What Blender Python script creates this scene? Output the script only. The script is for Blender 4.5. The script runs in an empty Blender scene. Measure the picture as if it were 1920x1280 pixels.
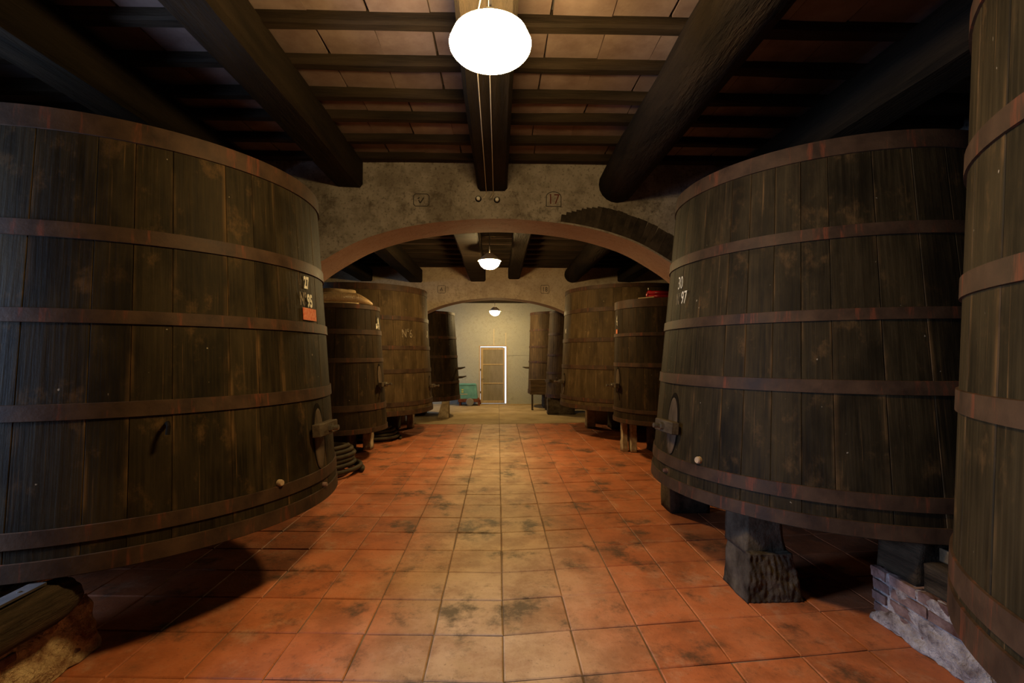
import bpy, bmesh, math, random
from mathutils import Vector, Matrix, noise
random.seed(7)
sc = bpy.context.scene
COL = sc.collection
R_ = math.radians

# ------------------------------------------------------------------ camera
cam_d = bpy.data.cameras.new('camera')
cam_d.sensor_width = 36.0
cam_d.lens = 36.0 * 905 / 1920
cam_d.clip_start = 0.05
cam = bpy.data.objects.new('camera', cam_d)
COL.objects.link(cam)
cam.location = (0, 0, 1.65)
cam.rotation_euler = (R_(90 + 1.519), 0, R_(-1.646))
sc.camera = cam
sc.render.resolution_x, sc.render.resolution_y = 1920, 1280

# ------------------------------------------------------------------ light and exposure
sc.view_settings.view_transform = 'Standard'
sc.view_settings.look = 'None'
sc.view_settings.gamma = 1.0
sc.view_settings.use_curve_mapping = False
sc.view_settings.exposure = 0.0
world = bpy.data.worlds.new('overcast_sky')
sc.world = world
world.use_nodes = True
bg = world.node_tree.nodes['Background']
bg.inputs['Color'].default_value = (0.72, 0.84, 1.0, 1)
bg.inputs['Strength'].default_value = 1.6

def area(name, loc, target, sx, sy, power, color):
    l = bpy.data.lights.new(name, 'AREA')
    l.shape = 'RECTANGLE'; l.size = sx; l.size_y = sy; l.energy = power; l.color = color
    o = bpy.data.objects.new(name, l); COL.objects.link(o)
    o.location = loc
    o.rotation_euler = (Vector(target) - Vector(loc)).to_track_quat('-Z', 'Y').to_euler()
    return o
SKY = (0.40, 0.60, 1.0)
# daylight entering through side-wall openings out of view
area('window_daylight', (-4.75, 1.35, 1.75), (2.4, 2.2, 0.2), 1.3, 1.6, 310, SKY)
area('high_window_daylight', (-4.75, 9.0, 3.1), (1.5, 11.2, 2.6), 0.8, 0.6, 14, (0.45, 0.68, 1.0))
area("far_added_daylight", (-4.75, 15.2, 1.6), (-0.6, 16.1, 1.1), 0.9, 1.0, 60, SKY)  # unseen opening added on this side to graze the end wall with cool light
LAMP_COLOR = (1.0, 0.70, 0.30)
LAMP_STRENGTH = (172.0, 340.0, 300.0)

# ------------------------------------------------------------------ node helpers
class NT:
    def __init__(s, name):
        s.m = bpy.data.materials.new(name); s.m.use_nodes = True
        s.t = s.m.node_tree; s.b = s.t.nodes['Principled BSDF']
    def n(s, typ, **kw):
        nd = s.t.nodes.new(typ)
        for k, v in kw.items(): setattr(nd, k, v)
        return nd
    def put(s, sock, v):
        if isinstance(v, bpy.types.NodeSocket): s.t.links.new(v, sock)
        elif v is not None:
            if sock.type == 'RGBA' and len(v) == 3: v = (*v, 1)
            sock.default_value = v
    def coord(s, kind='Object'):
        return s.n('ShaderNodeTexCoord').outputs[kind]
    def pos(s): return s.n('ShaderNodeNewGeometry').outputs['Position']
    def rnd(s): return s.n('ShaderNodeObjectInfo').outputs['Random']
    def mapping(s, v, scale=(1, 1, 1), loc=(0, 0, 0)):
        m = s.n('ShaderNodeMapping'); s.put(m.inputs['Vector'], v)
        m.inputs['Scale'].default_value = scale; s.put(m.inputs['Location'], loc); return m.outputs[0]
    def noise(s, v, scale=5, detail=4, rough=0.55, dist=0):
        q = s.n('ShaderNodeTexNoise'); s.put(q.inputs['Vector'], v)
        q.inputs['Scale'].default_value = scale; q.inputs['Detail'].default_value = detail
        q.inputs['Roughness'].default_value = rough; q.inputs['Distortion'].default_value = dist
        return q.outputs['Fac']
    def ramp(s, f, stops):
        r = s.n('ShaderNodeValToRGB'); s.put(r.inputs[0], f); e = r.color_ramp.elements
        while len(e) < len(stops): e.new(0.5)
        for el, (p, c) in zip(e, stops):
            el.position = p; el.color = (*c, 1) if len(c) == 3 else c
        return r.outputs['Color']
    def mask(s, f, a, b):
        m = s.n('ShaderNodeMapRange'); s.put(m.inputs['Value'], f)
        m.inputs['From Min'].default_value = a; m.inputs['From Max'].default_value = b
        m.interpolation_type = 'SMOOTHSTEP'; return m.outputs[0]
    def math(s, op, a, b=None, c=None):
        m = s.n('ShaderNodeMath', operation=op); s.put(m.inputs[0], a)
        if b is not None: s.put(m.inputs[1], b)
        if c is not None: s.put(m.inputs[2], c)
        return m.outputs[0]
    def mix(s, f, a, b, mode='MIX'):
        m = s.n('ShaderNodeMix', data_type='RGBA', blend_type=mode)
        s.put(m.inputs[0], f); s.put(m.inputs[6], a); s.put(m.inputs[7], b); return m.outputs[2]
    def sep(s, v):
        x = s.n('ShaderNodeSeparateXYZ'); s.put(x.inputs[0], v); return x.outputs
    def offset(s, v, k=37.0):
        c = s.n('ShaderNodeCombineXYZ'); r = s.math('MULTIPLY', s.rnd(), k)
        for i in range(3): s.put(c.inputs[i], r)
        a = s.n('ShaderNodeVectorMath', operation='ADD'); s.put(a.inputs[0], v); s.put(a.inputs[1], c.outputs[0])
        return a.outputs[0]
    def done(s, color, rough=0.8, bump=None, strength=0.4, dist=0.01, metal=0.0, spec=0.4):
        s.put(s.b.inputs['Base Color'], color); s.put(s.b.inputs['Roughness'], rough)
        s.b.inputs['Metallic'].default_value = metal
        s.b.inputs['Specular IOR Level'].default_value = spec
        if bump is not None:
            b = s.n('ShaderNodeBump'); s.put(b.inputs['Height'], bump)
            b.inputs['Strength'].default_value = strength; b.inputs['Distance'].default_value = dist
            s.put(s.b.inputs['Normal'], b.outputs[0])
        return s.m

def mat_vat_wood(name, dark, mid, tan, streak=0.5):
    k = NT(name); o = k.offset(k.coord('Object')); g = k.sep(k.coord('Generated'))
    big = k.noise(k.mapping(o, (3, 3, 1.2)), 1.6, 5, 0.6)
    grain = k.noise(k.mapping(o, (9, 26, 0.7)), 2.2, 6, 0.65)
    c = k.ramp(big, [(0.30, dark), (0.72, mid)])
    c = k.mix(k.math('MULTIPLY', k.mask(grain, 0.35, 0.75), 0.55), c, tuple(v * 1.5 for v in mid))
    c = k.mix(k.math('MULTIPLY', k.rnd(), 0.35), c, tuple(v * 0.55 for v in dark))
    # pale mineral runs, strongest along the seams between staves
    edge = k.math('ABSOLUTE', k.math('SUBTRACT', g[1], 0.5))
    run = k.noise(k.mapping(o, (4, 40, 0.55)), 1.5, 5, 0.7)
    seam = k.math('MULTIPLY', k.mask(edge, 0.34, 0.49), k.mask(k.noise(k.mapping(o, (1, 1, 1.3)), 2.0, 3), 0.45, 0.7))
    s = k.math('MULTIPLY', k.math('MAXIMUM', k.math('MULTIPLY', seam, k.mask(run, 0.36, 0.56)), k.mask(run, 0.61, 0.75)), streak)
    c = k.mix(s, c, tan)
    blot = k.noise(k.mapping(o, (1, 1, 0.7), (4, 2, 7)), 5.5, 6, 0.7)
    c = k.mix(k.math('MULTIPLY', k.mask(blot, 0.55, 0.74), 0.55), c, tuple(v * 0.8 for v in tan))
    murk = k.noise(k.mapping(o, (1, 1, 0.45), (2, 9, 1)), 3.2, 5, 0.6)
    c = k.mix(k.math('MULTIPLY', k.mask(murk, 0.46, 0.66), 0.6), c, tuple(v * 0.6 for v in dark))
    spot = k.mask(k.noise(k.mapping(o, (1, 1, 0.8)), 26, 2, 0.5), 0.76, 0.80)
    c = k.mix(k.math('MULTIPLY', spot, 0.7), c, (0.34, 0.28, 0.20))
    rg = k.math('MULTIPLY_ADD', grain, 0.3, 0.50)
    h = k.math('ADD', k.math('MULTIPLY', grain, 0.7), k.math('MULTIPLY', k.noise(o, 40, 3), 0.25))
    return k.done(c, rg, h, 0.5, 0.008, spec=0.07)

def mat_hoop():
    k = NT('rusty_hoop_iron'); o = k.offset(k.coord('Object'))
    a = k.noise(o, 7, 6, 0.6); v = k.noise(k.mapping(o, (7, 7, 0.6)), 2.5, 4, 0.7)
    c = k.ramp(a, [(0.3, (0.024, 0.014, 0.009)), (0.7, (0.062, 0.034, 0.019))])
    c = k.mix(k.math('MULTIPLY', k.mask(v, 0.54, 0.70), 0.7), c, (0.13, 0.036, 0.017))
    return k.done(c, k.math('MULTIPLY_ADD', a, 0.25, 0.45), k.noise(o, 60, 3), 0.25, 0.004, spec=0.10)

def mat_tile():
    k = NT('terracotta_floor'); p = k.pos(); xyz = k.sep(p)
    big = k.noise(p, 0.9, 4, 0.6); mid = k.noise(p, 4.5, 5, 0.65); fine = k.noise(p, 38, 4, 0.7)
    r = k.rnd()
    c = k.ramp(k.math('ADD', k.math('MULTIPLY', mid, 0.8), k.math('MULTIPLY', r, 0.2)),
               [(0.25, (0.300, 0.078, 0.025)), (0.5, (0.450, 0.130, 0.046)), (0.8, (0.520, 0.190, 0.085))])
    # trodden middle of the walk is worn pale
    ax = k.math('ABSOLUTE', k.math('ADD', xyz[0], 0.05))
    axn = k.math('ADD', ax, k.math('MULTIPLY', k.math('SUBTRACT', big, 0.5), 0.9))
    w = k.math('SUBTRACT', 1.0, k.mask(axn, 0.15, 1.05))
    c = k.mix(k.math('MULTIPLY', w, 0.82), c, k.ramp(k.math('ADD', k.math('MULTIPLY', mid, 0.75), k.math('MULTIPLY', r, 0.25)),
              [(0.3, (0.350, 0.240, 0.130)), (0.7, (0.530, 0.395, 0.255))]))
    # blackish damp stains
    cl = k.noise(k.mapping(p, (1, 1, 1), (1.1, 6.3, 0)), 2.6, 7, 0.68)
    c = k.mix(k.math('MULTIPLY', k.mask(cl, 0.42, 0.66), 0.55), c, (0.175, 0.058, 0.022))
    cl2 = k.noise(k.mapping(p, (1, 1, 1), (7.1, 2.3, 0)), 3.3, 7, 0.72)
    c = k.mix(k.math('MULTIPLY', k.mask(cl2, 0.52, 0.72), 0.50), c, (0.50, 0.30, 0.19))
    st = k.noise(k.mapping(p, (1.1, 1.0, 1), (3.7, 1.9, 0)), 1.9, 7, 0.70)
    c = k.mix(k.math('MULTIPLY', k.mask(st, 0.51, 0.67), 0.85), c, (0.045, 0.030, 0.018))
    st2 = k.noise(p, 9.0, 6, 0.72)
    c = k.mix(k.math('MULTIPLY', k.mask(st2, 0.55, 0.75), 0.45), c, (0.085, 0.045, 0.022))
    c = k.mix(k.math('MULTIPLY', k.mask(k.noise(k.mapping(p, (1, 1, 1), (9, 4, 2)), 5.0, 6, 0.7), 0.60, 0.74), 0.30), c, (0.46, 0.33, 0.22))
    c = k.mix(k.math('MULTIPLY', k.mask(fine, 0.58, 0.70), 0.45), c, (0.09, 0.045, 0.025))
    h = k.math('ADD', k.math('MULTIPLY', fine, 0.6), k.math('ADD', mid, k.math('MULTIPLY', cl2, 0.6)))
    return k.done(c, k.math('MULTIPLY_ADD', mid, 0.3, 0.46), h, 0.45, 0.010, spec=0.3)

def mat_simple(name, a, b, scale=6, rough=0.8, bump=0.3, dist=0.008, stretch=(1, 1, 1), spec=0.10, metal=0.0, per=0.0):
    k = NT(name); o = k.offset(k.coord('Object'), 11.0); n1 = k.noise(k.mapping(o, stretch), scale, 6, 0.62)
    c = k.ramp(n1, [(0.32, a), (0.68, b)])
    if per: c = k.mix(k.math('MULTIPLY', k.rnd(), per), c, tuple(v * 0.45 for v in a))
    return k.done(c, rough, k.noise(k.mapping(o, stretch), scale * 5, 4, 0.65), bump, dist, metal, spec)

def mat_plaster(name, base, dark, amount=0.8):
    k = NT(name); p = k.pos()
    a = k.noise(p, 1.6, 6, 0.65); b = k.noise(p, 9, 6, 0.7); f = k.noise(p, 34, 3, 0.6)
    c = k.mix(a, tuple(v * 0.72 for v in base), base)
    d1 = k.noise(k.mapping(p, (1, 1, 1), (5, 5, 5)), 2.4, 7, 0.7)
    c = k.mix(k.math('MULTIPLY', k.mask(d1, 0.40, 0.62), amount * 0.8), c, tuple(v * 1.7 for v in dark))
    c = k.mix(k.math('MULTIPLY', k.mask(b, 0.48, 0.68), k.math('MULTIPLY', k.mask(a, 0.38, 0.60), amount)), c, dark)
    c = k.mix(k.math('MULTIPLY', k.mask(f, 0.54, 0.68), amount * 0.8), c, dark)
    return k.done(c, 0.9, k.math('ADD', b, k.math('MULTIPLY', f, 0.4)), 0.35, 0.012, spec=0.08)

def mat_flat(name, c, rough=0.6, metal=0.0, spec=0.4):
    k = NT(name); return k.done(c, rough, None, metal=metal, spec=spec)

M = {}
M['vat'] = mat_vat_wood('dark_vat_oak', (0.0075, 0.0054, 0.0027), (0.036, 0.0245, 0.0108), (0.150, 0.080, 0.030), 0.75)
M['vat_old'] = mat_vat_wood('brown_vat_oak', (0.034, 0.021, 0.009), (0.082, 0.052, 0.024), (0.20, 0.125, 0.06), 0.55)
M['vat_small'] = mat_vat_wood('black_brown_vat_oak', (0.012, 0.008, 0.004), (0.036, 0.022, 0.010), (0.14, 0.080, 0.034), 0.6)
M['hoop'] = mat_hoop()
M['tile'] = mat_tile()
M['grout'] = mat_simple('floor_grout', (0.10, 0.065, 0.045), (0.24, 0.19, 0.15), 5, 0.95)
M['slab'] = mat_simple('worn_cement_floor', (0.25, 0.175, 0.085), (0.42, 0.31, 0.17), 1.8, 0.7, 0.25)
M['plaster'] = mat_plaster('mouldy_plaster', (0.33, 0.285, 0.245), (0.060, 0.046, 0.034), 0.75)
M['end_plaster'] = mat_plaster('cement_plaster', (0.42, 0.42, 0.38), (0.24, 0.23, 0.19), 0.45)
M['warm_plaster'] = mat_plaster('lamplit_plaster', (0.58, 0.46, 0.33), (0.16, 0.11, 0.07), 0.5)  # plaster made brighter and warmer, lamplight put into the colour
M['soffit'] = mat_plaster('pink_lit_soffit_plaster', (0.38, 0.25, 0.185), (0.16, 0.09, 0.06), 0.5)  # pink of the light under the arch painted into the plaster
M['ceiling_tile'] = mat_simple('whitewashed_ceiling_tile', (0.14, 0.092, 0.074), (0.23, 0.165, 0.135), 4, 0.9, 0.3, per=0.25)
M['ceiling_gap'] = mat_flat('ceiling_mortar', (0.06, 0.05, 0.045), 0.95)
M['beam'] = mat_simple('smoked_beam_wood', (0.007, 0.005, 0.003), (0.022, 0.0145, 0.008), 3, 0.8, 0.7, 0.02, (3, 0.35, 3))
M['joist'] = mat_simple('smoked_joist_wood', (0.011, 0.0075, 0.0045), (0.036, 0.0235, 0.0135), 3, 0.8, 0.6, 0.015, (0.35, 3, 3))
M['log'] = mat_simple('rough_log_bark', (0.004, 0.0028, 0.0016), (0.020, 0.0125, 0.0065), 2.2, 0.85, 0.9, 0.03, (3, 0.5, 3))
M['stone'] = mat_simple('dark_stone', (0.026, 0.0185, 0.012), (0.105, 0.080, 0.054), 7, 0.9, 0.6, 0.012)
M['rubble'] = mat_simple('yellow_rubble_plaster', (0.20, 0.085, 0.034), (0.80, 0.58, 0.31), 9, 0.95, 1.0, 0.04)
M['mortar'] = mat_simple('crumbling_white_mortar', (0.13, 0.085, 0.070), (0.58, 0.50, 0.46), 11, 0.95, 1.0, 0.03)
M['brick'] = mat_simple('old_brick', (0.085, 0.036, 0.026), (0.34, 0.22, 0.185), 9, 0.9, 0.6, 0.01, per=0.5)
M['dark_brick'] = mat_simple('sooty_brick', (0.022, 0.017, 0.013), (0.065, 0.048, 0.036), 8, 0.9, 0.6, 0.01, per=0.4)
M['block_wood'] = mat_simple('weathered_block_wood', (0.012, 0.0085, 0.005), (0.070, 0.047, 0.028), 4, 0.9, 1.0, 0.02, (5, 0.6, 5))
M['pale_stone'] = mat_simple('limewashed_stone', (0.20, 0.14, 0.08), (0.48, 0.38, 0.25), 8, 0.95, 0.7, 0.015)
M['iron'] = mat_simple('grey_iron_strap', (0.018, 0.0145, 0.013), (0.050, 0.040, 0.036), 9, 0.7, 0.3, 0.004, spec=0.5)
M['steel'] = mat_flat('worn_steel', (0.30, 0.27, 0.22), 0.35, 0.9)
M['bar_wood'] = mat_simple('crossbar_wood', (0.034, 0.023, 0.014), (0.090, 0.064, 0.040), 5, 0.8, 0.5, 0.008, (3, 1, 3))
M['door_oak'] = mat_simple('manhole_wood', (0.035, 0.023, 0.014), (0.11, 0.072, 0.044), 5, 0.75, 0.4, 0.008, (3, 3, 0.6))
M['recess'] = mat_flat('recess_shade_and_tap_black', (0.010, 0.0075, 0.005), 0.95, spec=0.02)  # black painted for shade on the manholes, plain dark colour on the tap
M['cork'] = mat_simple('bung_cork', (0.28, 0.18, 0.10), (0.46, 0.33, 0.21), 14, 0.8)
M['paint'] = mat_simple('stencil_white_paint', (0.42, 0.38, 0.30), (0.80, 0.75, 0.63), 30, 0.7)
M['faded_paint'] = mat_simple('faded_stencil_paint', (0.06, 0.045, 0.028), (0.30, 0.24, 0.17), 34, 0.8)
M['red_plate'] = mat_simple('faded_red_card', (0.46, 0.085, 0.04), (0.56, 0.24, 0.13), 45, 0.8)
M['hose_dark'] = mat_simple('dark_rubber_hose', (0.022, 0.0165, 0.010), (0.065, 0.048, 0.029), 7, 0.6)
M['hose_tan'] = mat_simple('tan_hose', (0.30, 0.20, 0.10), (0.50, 0.36, 0.20), 9, 0.55)
M['hose_rib'] = mat_simple('ribbed_suction_hose', (0.30, 0.19, 0.095), (0.46, 0.31, 0.16), 7, 0.38, spec=0.6)
M['red_plastic'] = mat_flat('glossy_red_plastic', (0.30, 0.012, 0.016), 0.25, spec=0.6)
M['teal'] = mat_simple('turquoise_enamel', (0.10, 0.27, 0.27), (0.16, 0.38, 0.37), 5, 0.5, 0.1)
M['yellow'] = mat_flat('yellow_sticker', (0.62, 0.55, 0.10), 0.6)
M['rust_red'] = mat_simple('rusty_red_frame', (0.09, 0.03, 0.018), (0.20, 0.07, 0.04), 8, 0.7)
M['grey_rubber'] = mat_flat('grey_wheel_rubber', (0.20, 0.19, 0.17), 0.7)
M['door_frame'] = mat_simple('door_frame_wood', (0.34, 0.25, 0.14), (0.46, 0.35, 0.21), 5, 0.6, 0.2, stretch=(4, 4, 0.6))
M['door_panel'] = mat_simple('door_plywood', (0.19, 0.16, 0.12), (0.26, 0.225, 0.175), 3, 0.65, 0.15, stretch=(3, 3, 0.8))
M['enamel'] = mat_flat('white_enamel', (0.75, 0.73, 0.68), 0.35)
M['cable'] = mat_flat('pale_cable', (0.50, 0.42, 0.30), 0.6)
M['porcelain'] = mat_flat('porcelain', (0.62, 0.60, 0.54), 0.35)
M['ink'] = mat_flat('faint_black_paint', (0.035, 0.028, 0.022), 0.9)
M['red_ink'] = mat_flat('rust_red_paint', (0.10, 0.024, 0.014), 0.9)
M['plank'] = mat_simple('grey_brown_plank', (0.085, 0.055, 0.03), (0.17, 0.115, 0.065), 5, 0.8, 0.4, stretch=(0.6, 3, 3))
def mat_glow(name, strength):
    k = NT(name); k.put(k.b.inputs['Emission Color'], LAMP_COLOR)
    k.b.inputs['Emission Strength'].default_value = strength
    k.put(k.b.inputs['Base Color'], (0.9, 0.88, 0.82)); return k.m

# ------------------------------------------------------------------ mesh helpers
def obj(name, bm, mat, parent=None, smooth=False, loc=None):
    me = bpy.data.meshes.new(name)
    bmesh.ops.recalc_face_normals(bm, faces=bm.faces)
    bm.to_mesh(me); bm.free()
    return obj_me(name, me, mat, parent, smooth, loc)
def obj_me(name, me, mat, parent=None, smooth=False, loc=None):
    if mat is not None and not me.materials: me.materials.append(mat)
    if smooth:
        for p in me.polygons: p.use_smooth = True
    o = bpy.data.objects.new(name, me); COL.objects.link(o)
    if loc is not None: o.location = loc
    if parent is not None: o.parent = parent
    return o
def empty(name, loc=(0, 0, 0)):
    o = bpy.data.objects.new(name, None); COL.objects.link(o); o.location = loc
    o.empty_display_size = 0.1; return o
def tag(o, label, cat, group=None):
    o['label'] = label; o['category'] = cat
    if group: o['group'] = group
    return o
def struct(o, label=None):
    o['kind'] = 'structure'
    if label: o['label'] = label
    return o
def dup(o, parent=None):
    c = o.copy(); COL.objects.link(c)
    if parent is not None: c.parent = parent
    return c

def add_box(bm, x0, x1, y0, y1, z0, z1, bevel=0.0):
    g = bmesh.ops.create_cube(bm, size=1.0)
    for v in g['verts']:
        v.co = Vector((x0 + (v.co.x + .5) * (x1 - x0), y0 + (v.co.y + .5) * (y1 - y0), z0 + (v.co.z + .5) * (z1 - z0)))
    if bevel:
        es = list({e for v in g['verts'] for e in v.link_edges})
        bmesh.ops.bevel(bm, geom=es, offset=bevel, segments=1, affect='EDGES')
    return bm
def box(x0, x1, y0, y1, z0, z1, bevel=0.0): return add_box(bmesh.new(), x0, x1, y0, y1, z0, z1, bevel)

def rough_box(x0, x1, y0, y1, z0, z1, cuts=6, amp=0.02, scale=4.0, seed=0, shape=None, ridges=None, flat_top=False):
    """subdivided block with an uneven, chipped surface; shape(u,v,w)->(u,v,w) bends the unit cube first"""
    bm = bmesh.new(); bmesh.ops.create_cube(bm, size=1.0)
    bmesh.ops.subdivide_edges(bm, edges=list(bm.edges), cuts=cuts, use_grid_fill=True)
    for v in bm.verts:
        u = v.co + Vector((.5, .5, .5))
        if shape: u = Vector(shape(*u))
        v.co = Vector((x0 + u.x * (x1 - x0), y0 + u.y * (y1 - y0), z0 + u.z * (z1 - z0)))
    bm.normal_update()
    mv = []
    for v in bm.verts:
        q = v.co * scale + Vector((seed * 3.1, seed * 1.7, seed * .9))
        d = amp * (noise.noise(q) + 0.5 * noise.noise(q * 2.3))
        if ridges: d += ridges(v.co, v.normal)
        mv.append(v.normal * d)
    for v, d in zip(bm.verts, mv): v.co += d
    for v in bm.verts:                                   # keep foot and bearing face flat
        if v.co.z < z0 + 0.004: v.co.z = z0
        if flat_top and v.co.z > z1 - 0.004: v.co.z = z1
    return bm

def sweep(bm, pts, rad, sides=10, cap=True):
    """tube along pts; rad is a number or a list"""
    pts = [Vector(p) for p in pts]; n = len(pts); rings = []
    up = Vector((0, 0, 1)); prev = None
    for i, p in enumerate(pts):
        t = (pts[min(i + 1, n - 1)] - pts[max(i - 1, 0)]).normalized()
        a = t.cross(up) if prev is None else prev - t * prev.dot(t)
        if a.length < 1e-5: a = t.cross(Vector((1, 0, 0)))
        a.normalize(); b = t.cross(a); prev = a
        r = rad[i] if isinstance(rad, (list, tuple)) else rad
        rings.append([bm.verts.new(p + (a * math.cos(2 * math.pi * k / sides) + b * math.sin(2 * math.pi * k / sides)) * r) for k in range(sides)])
    for r0, r1 in zip(rings, rings[1:]):
        for k in range(sides): bm.faces.new((r0[k], r0[(k + 1) % sides], r1[(k + 1) % sides], r1[k]))
    if cap:
        bm.faces.new(rings[0][::-1]); bm.faces.new(rings[-1])
    return bm
def tube(pts, rad, sides=10): return sweep(bmesh.new(), pts, rad, sides)

def lathe(prof, seg=32, bm=None, closed=False):
    bm = bm or bmesh.new(); rings = []
    for r, z in prof:
        if r < 1e-6: rings.append([bm.verts.new((0, 0, z))])
        else: rings.append([bm.verts.new((r * math.cos(2 * math.pi * k / seg), r * math.sin(2 * math.pi * k / seg), z)) for k in range(seg)])
    pairs = list(zip(rings, rings[1:])) + ([(rings[-1], rings[0])] if closed else [])
    for a, b in pairs:
        for k in range(seg):
            k2 = (k + 1) % seg
            if len(a) == 1 and len(b) == 1: continue
            if len(a) == 1: bm.faces.new((a[0], b[k2], b[k]))
            elif len(b) == 1: bm.faces.new((a[k], a[k2], b[0]))
            else: bm.faces.new((a[k], a[k2], b[k2], b[k]))
    return bm

def text_mesh(s, height, width_scale=0.8, bold=0.0):
    cu = bpy.data.curves.new('txt', 'FONT'); cu.body = s; cu.size = 1.0
    cu.align_x = 'CENTER'; cu.align_y = 'CENTER'; cu.offset = bold; cu.resolution_u = 3
    o = bpy.data.objects.new('txt', cu); COL.objects.link(o)
    dg = bpy.context.evaluated_depsgraph_get(); dg.update()
    me = bpy.data.meshes.new_from_object(o.evaluated_get(dg))
    bpy.data.objects.remove(o); bpy.data.curves.remove(cu)
    ys = [v.co.y for v in me.vertices]; k = height / max(1e-6, max(ys) - min(ys)); cy = (max(ys) + min(ys)) / 2
    for v in me.vertices: v.co = Vector((v.co.x * k * width_scale, (v.co.y - cy) * k, 0))
    return me

# ------------------------------------------------------------------ the floor
TP, TX0, TY0 = 0.4075, 0.03, 1.66
def tile_mesh(side, seed):
    """one worn square tile, slightly skewed the way the rows run"""
    rnd = random.Random(seed); g = 0.0035; h = TP / 2 - g
    sh = 0.10 if side > 0 else -0.05
    bm = bmesh.new(); c = 0.006
    def P(x, y, z): return bm.verts.new((x, y + sh * x, z))
    j = [(rnd.uniform(-.002, .002), rnd.uniform(-.002, .002)) for _ in range(4)]
    cor = [(-h, -h), (h, -h), (h, h), (-h, h)]
    tz = [rnd.uniform(-.0025, .0025) for _ in range(4)]
    top = [P(x * (1 - c / h) + a, y * (1 - c / h) + b, t) for (x, y), (a, b), t in zip(cor, j, tz)]
    rim = [P(x + a, y + b, t - 0.005) for (x, y), (a, b), t in zip(cor, j, tz)]
    bot = [P(x + a, y + b, -0.03) for (x, y), (a, b) in zip(cor, j)]
    bm.faces.new(top)
    for A, B in ((top, rim), (rim, bot)):
        for k in range(4): bm.faces.new((A[k], B[k], B[(k + 1) % 4], A[(k + 1) % 4]))
    me = bpy.data.meshes.new('tile'); bmesh.ops.recalc_face_normals(bm, faces=bm.faces); bm.to_mesh(me); bm.free()
    me.materials.append(M['tile']); return me
floor = struct(obj('floor', box(-4.7, 4.7, -7.2, 16.4, -0.25, -0.009), M['grout']), 'cellar floor of square terracotta tiles with a pale cement far end')
TM = {(s, i): tile_mesh(s, 10 + i) for s in (1, -1) for i in range(6)}
rest = bmesh.new(); n_tiles = 0
cells = []
for r in range(-22, 24):
    for c in range(-12, 12):
        x = TX0 + (c + .5) * TP; y = TY0 + (r + .5) * TP
        cells.append((r, c, x, y + (0.10 * x if x > 0 else -0.05 * x)))
for r, c, x, y in cells:
    if not (-4.6 < x < 4.6): continue
    me = TM[(1 if c >= 0 else -1, random.randrange(6))]
    wide = 1.06 * y + 0.15 if y < 3.0 else (2.75 if y < 6.0 else 2.2)
    if 2.2 < y and abs(x) < wide and n_tiles < 298:
        o = obj_me('tile', me, None, floor, loc=(x, y, random.uniform(-.0015, .0015)))
        o.rotation_euler = (random.gauss(0, .002), random.gauss(0, .002), random.gauss(0, .004)); n_tiles += 1
    else:
        k = len(rest.verts); rest.from_mesh(me); rest.verts.ensure_lookup_table()
        for v in rest.verts[k:]: v.co += Vector((x, y, 0))
t = obj('tile', rest, M['tile'], floor); t['kind'] = 'stuff'
YS = TY0 + 24 * TP
def slab(x0, x1):
    bm = bmesh.new(); f = lambda x: YS + (0.10 * x if x > 0 else -0.05 * x) + 0.006
    pts = [(x0, f(x0)), (x1, f(x1)), (x1, 16.2), (x0, 16.2)]
    a = [bm.verts.new((x, y, 0.003)) for x, y in pts]; b = [bm.verts.new((x, y, -0.03)) for x, y in pts]
    bm.faces.new(a); bm.faces.new(b)
    for k in range(4): bm.faces.new((a[k], b[k], b[(k + 1) % 4], a[(k + 1) % 4]))
    return bm
obj('slab', slab(-4.5, 0.024), M['slab'], floor); obj('slab', slab(0.036, 4.5), M['slab'], floor)

# ------------------------------------------------------------------ walls
Y1, Y1B, Y2, Y2B, YE = 5.5, 6.12, 11.6, 12.1, 16.1
WX = 4.45
def wall_with_hole(axis, pos, thick, u0, u1, z0, z1, hole):
    """upright wall with one rectangular opening; axis 'x' = plane at constant x"""
    a, b, c, d = hole; bm = bmesh.new()
    for (p, q, r, s) in ((u0, a, z0, z1), (b, u1, z0, z1), (a, b, z0, c), (a, b, d, z1)):
        if q - p > 1e-4 and s - r > 1e-4:
            if axis == 'x': add_box(bm, pos, pos + thick, p, q, r, s)
            else: add_box(bm, p, q, pos, pos + thick, r, s)
    return bm
struct(obj('wall_left', wall_with_hole('x', -WX - 0.25, 0.25, -7.2, Y1B, -0.2, 4.1, (0.6, 2.1, 0.9, 2.6)), M['plaster']), 'stained plaster side wall with a window opening')
lwb = wall_with_hole('x', -WX - 0.25, 0.25, Y1B, 12.0, -0.2, 4.1, (8.55, 9.45, 2.7, 3.4))
for p_, q_, r_, s_ in ((12.0, 14.7, -.2, 4.1), (15.7, 16.4, -.2, 4.1), (14.7, 15.7, -.2, 1.1), (14.7, 15.7, 2.1, 4.1)): add_box(lwb, -WX - .25, -WX, p_, q_, r_, s_)  # leaves the opening added for the far daylight
lw2 = struct(obj('wall_left', lwb, M['plaster']), 'stained plaster side wall of the far bays')
struct(obj('wall_right', box(WX, WX + 0.25, -7.2, 16.4, -0.2, 4.1), M['plaster']), 'stained plaster side wall behind the vats')
struct(obj('wall_front', box(-4.7, 4.7, -7.4, -7.2, -0.2, 4.1), M['plaster']), 'plaster wall closing the near bay')
wf = bmesh.new()
for y0, y1, z0, z1 in ((0.6, 0.66, .9, 2.6), (2.04, 2.1, .9, 2.6), (.66, 2.04, .9, .96), (.66, 2.04, 2.54, 2.6), (1.32, 1.38, .96, 2.54)):
    add_box(wf, -WX - 0.16, -WX - 0.10, y0, y1, z0, z1)
struct(obj('window_1', wf, M['bar_wood']), 'open wooden casement frame in the side wall')

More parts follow.
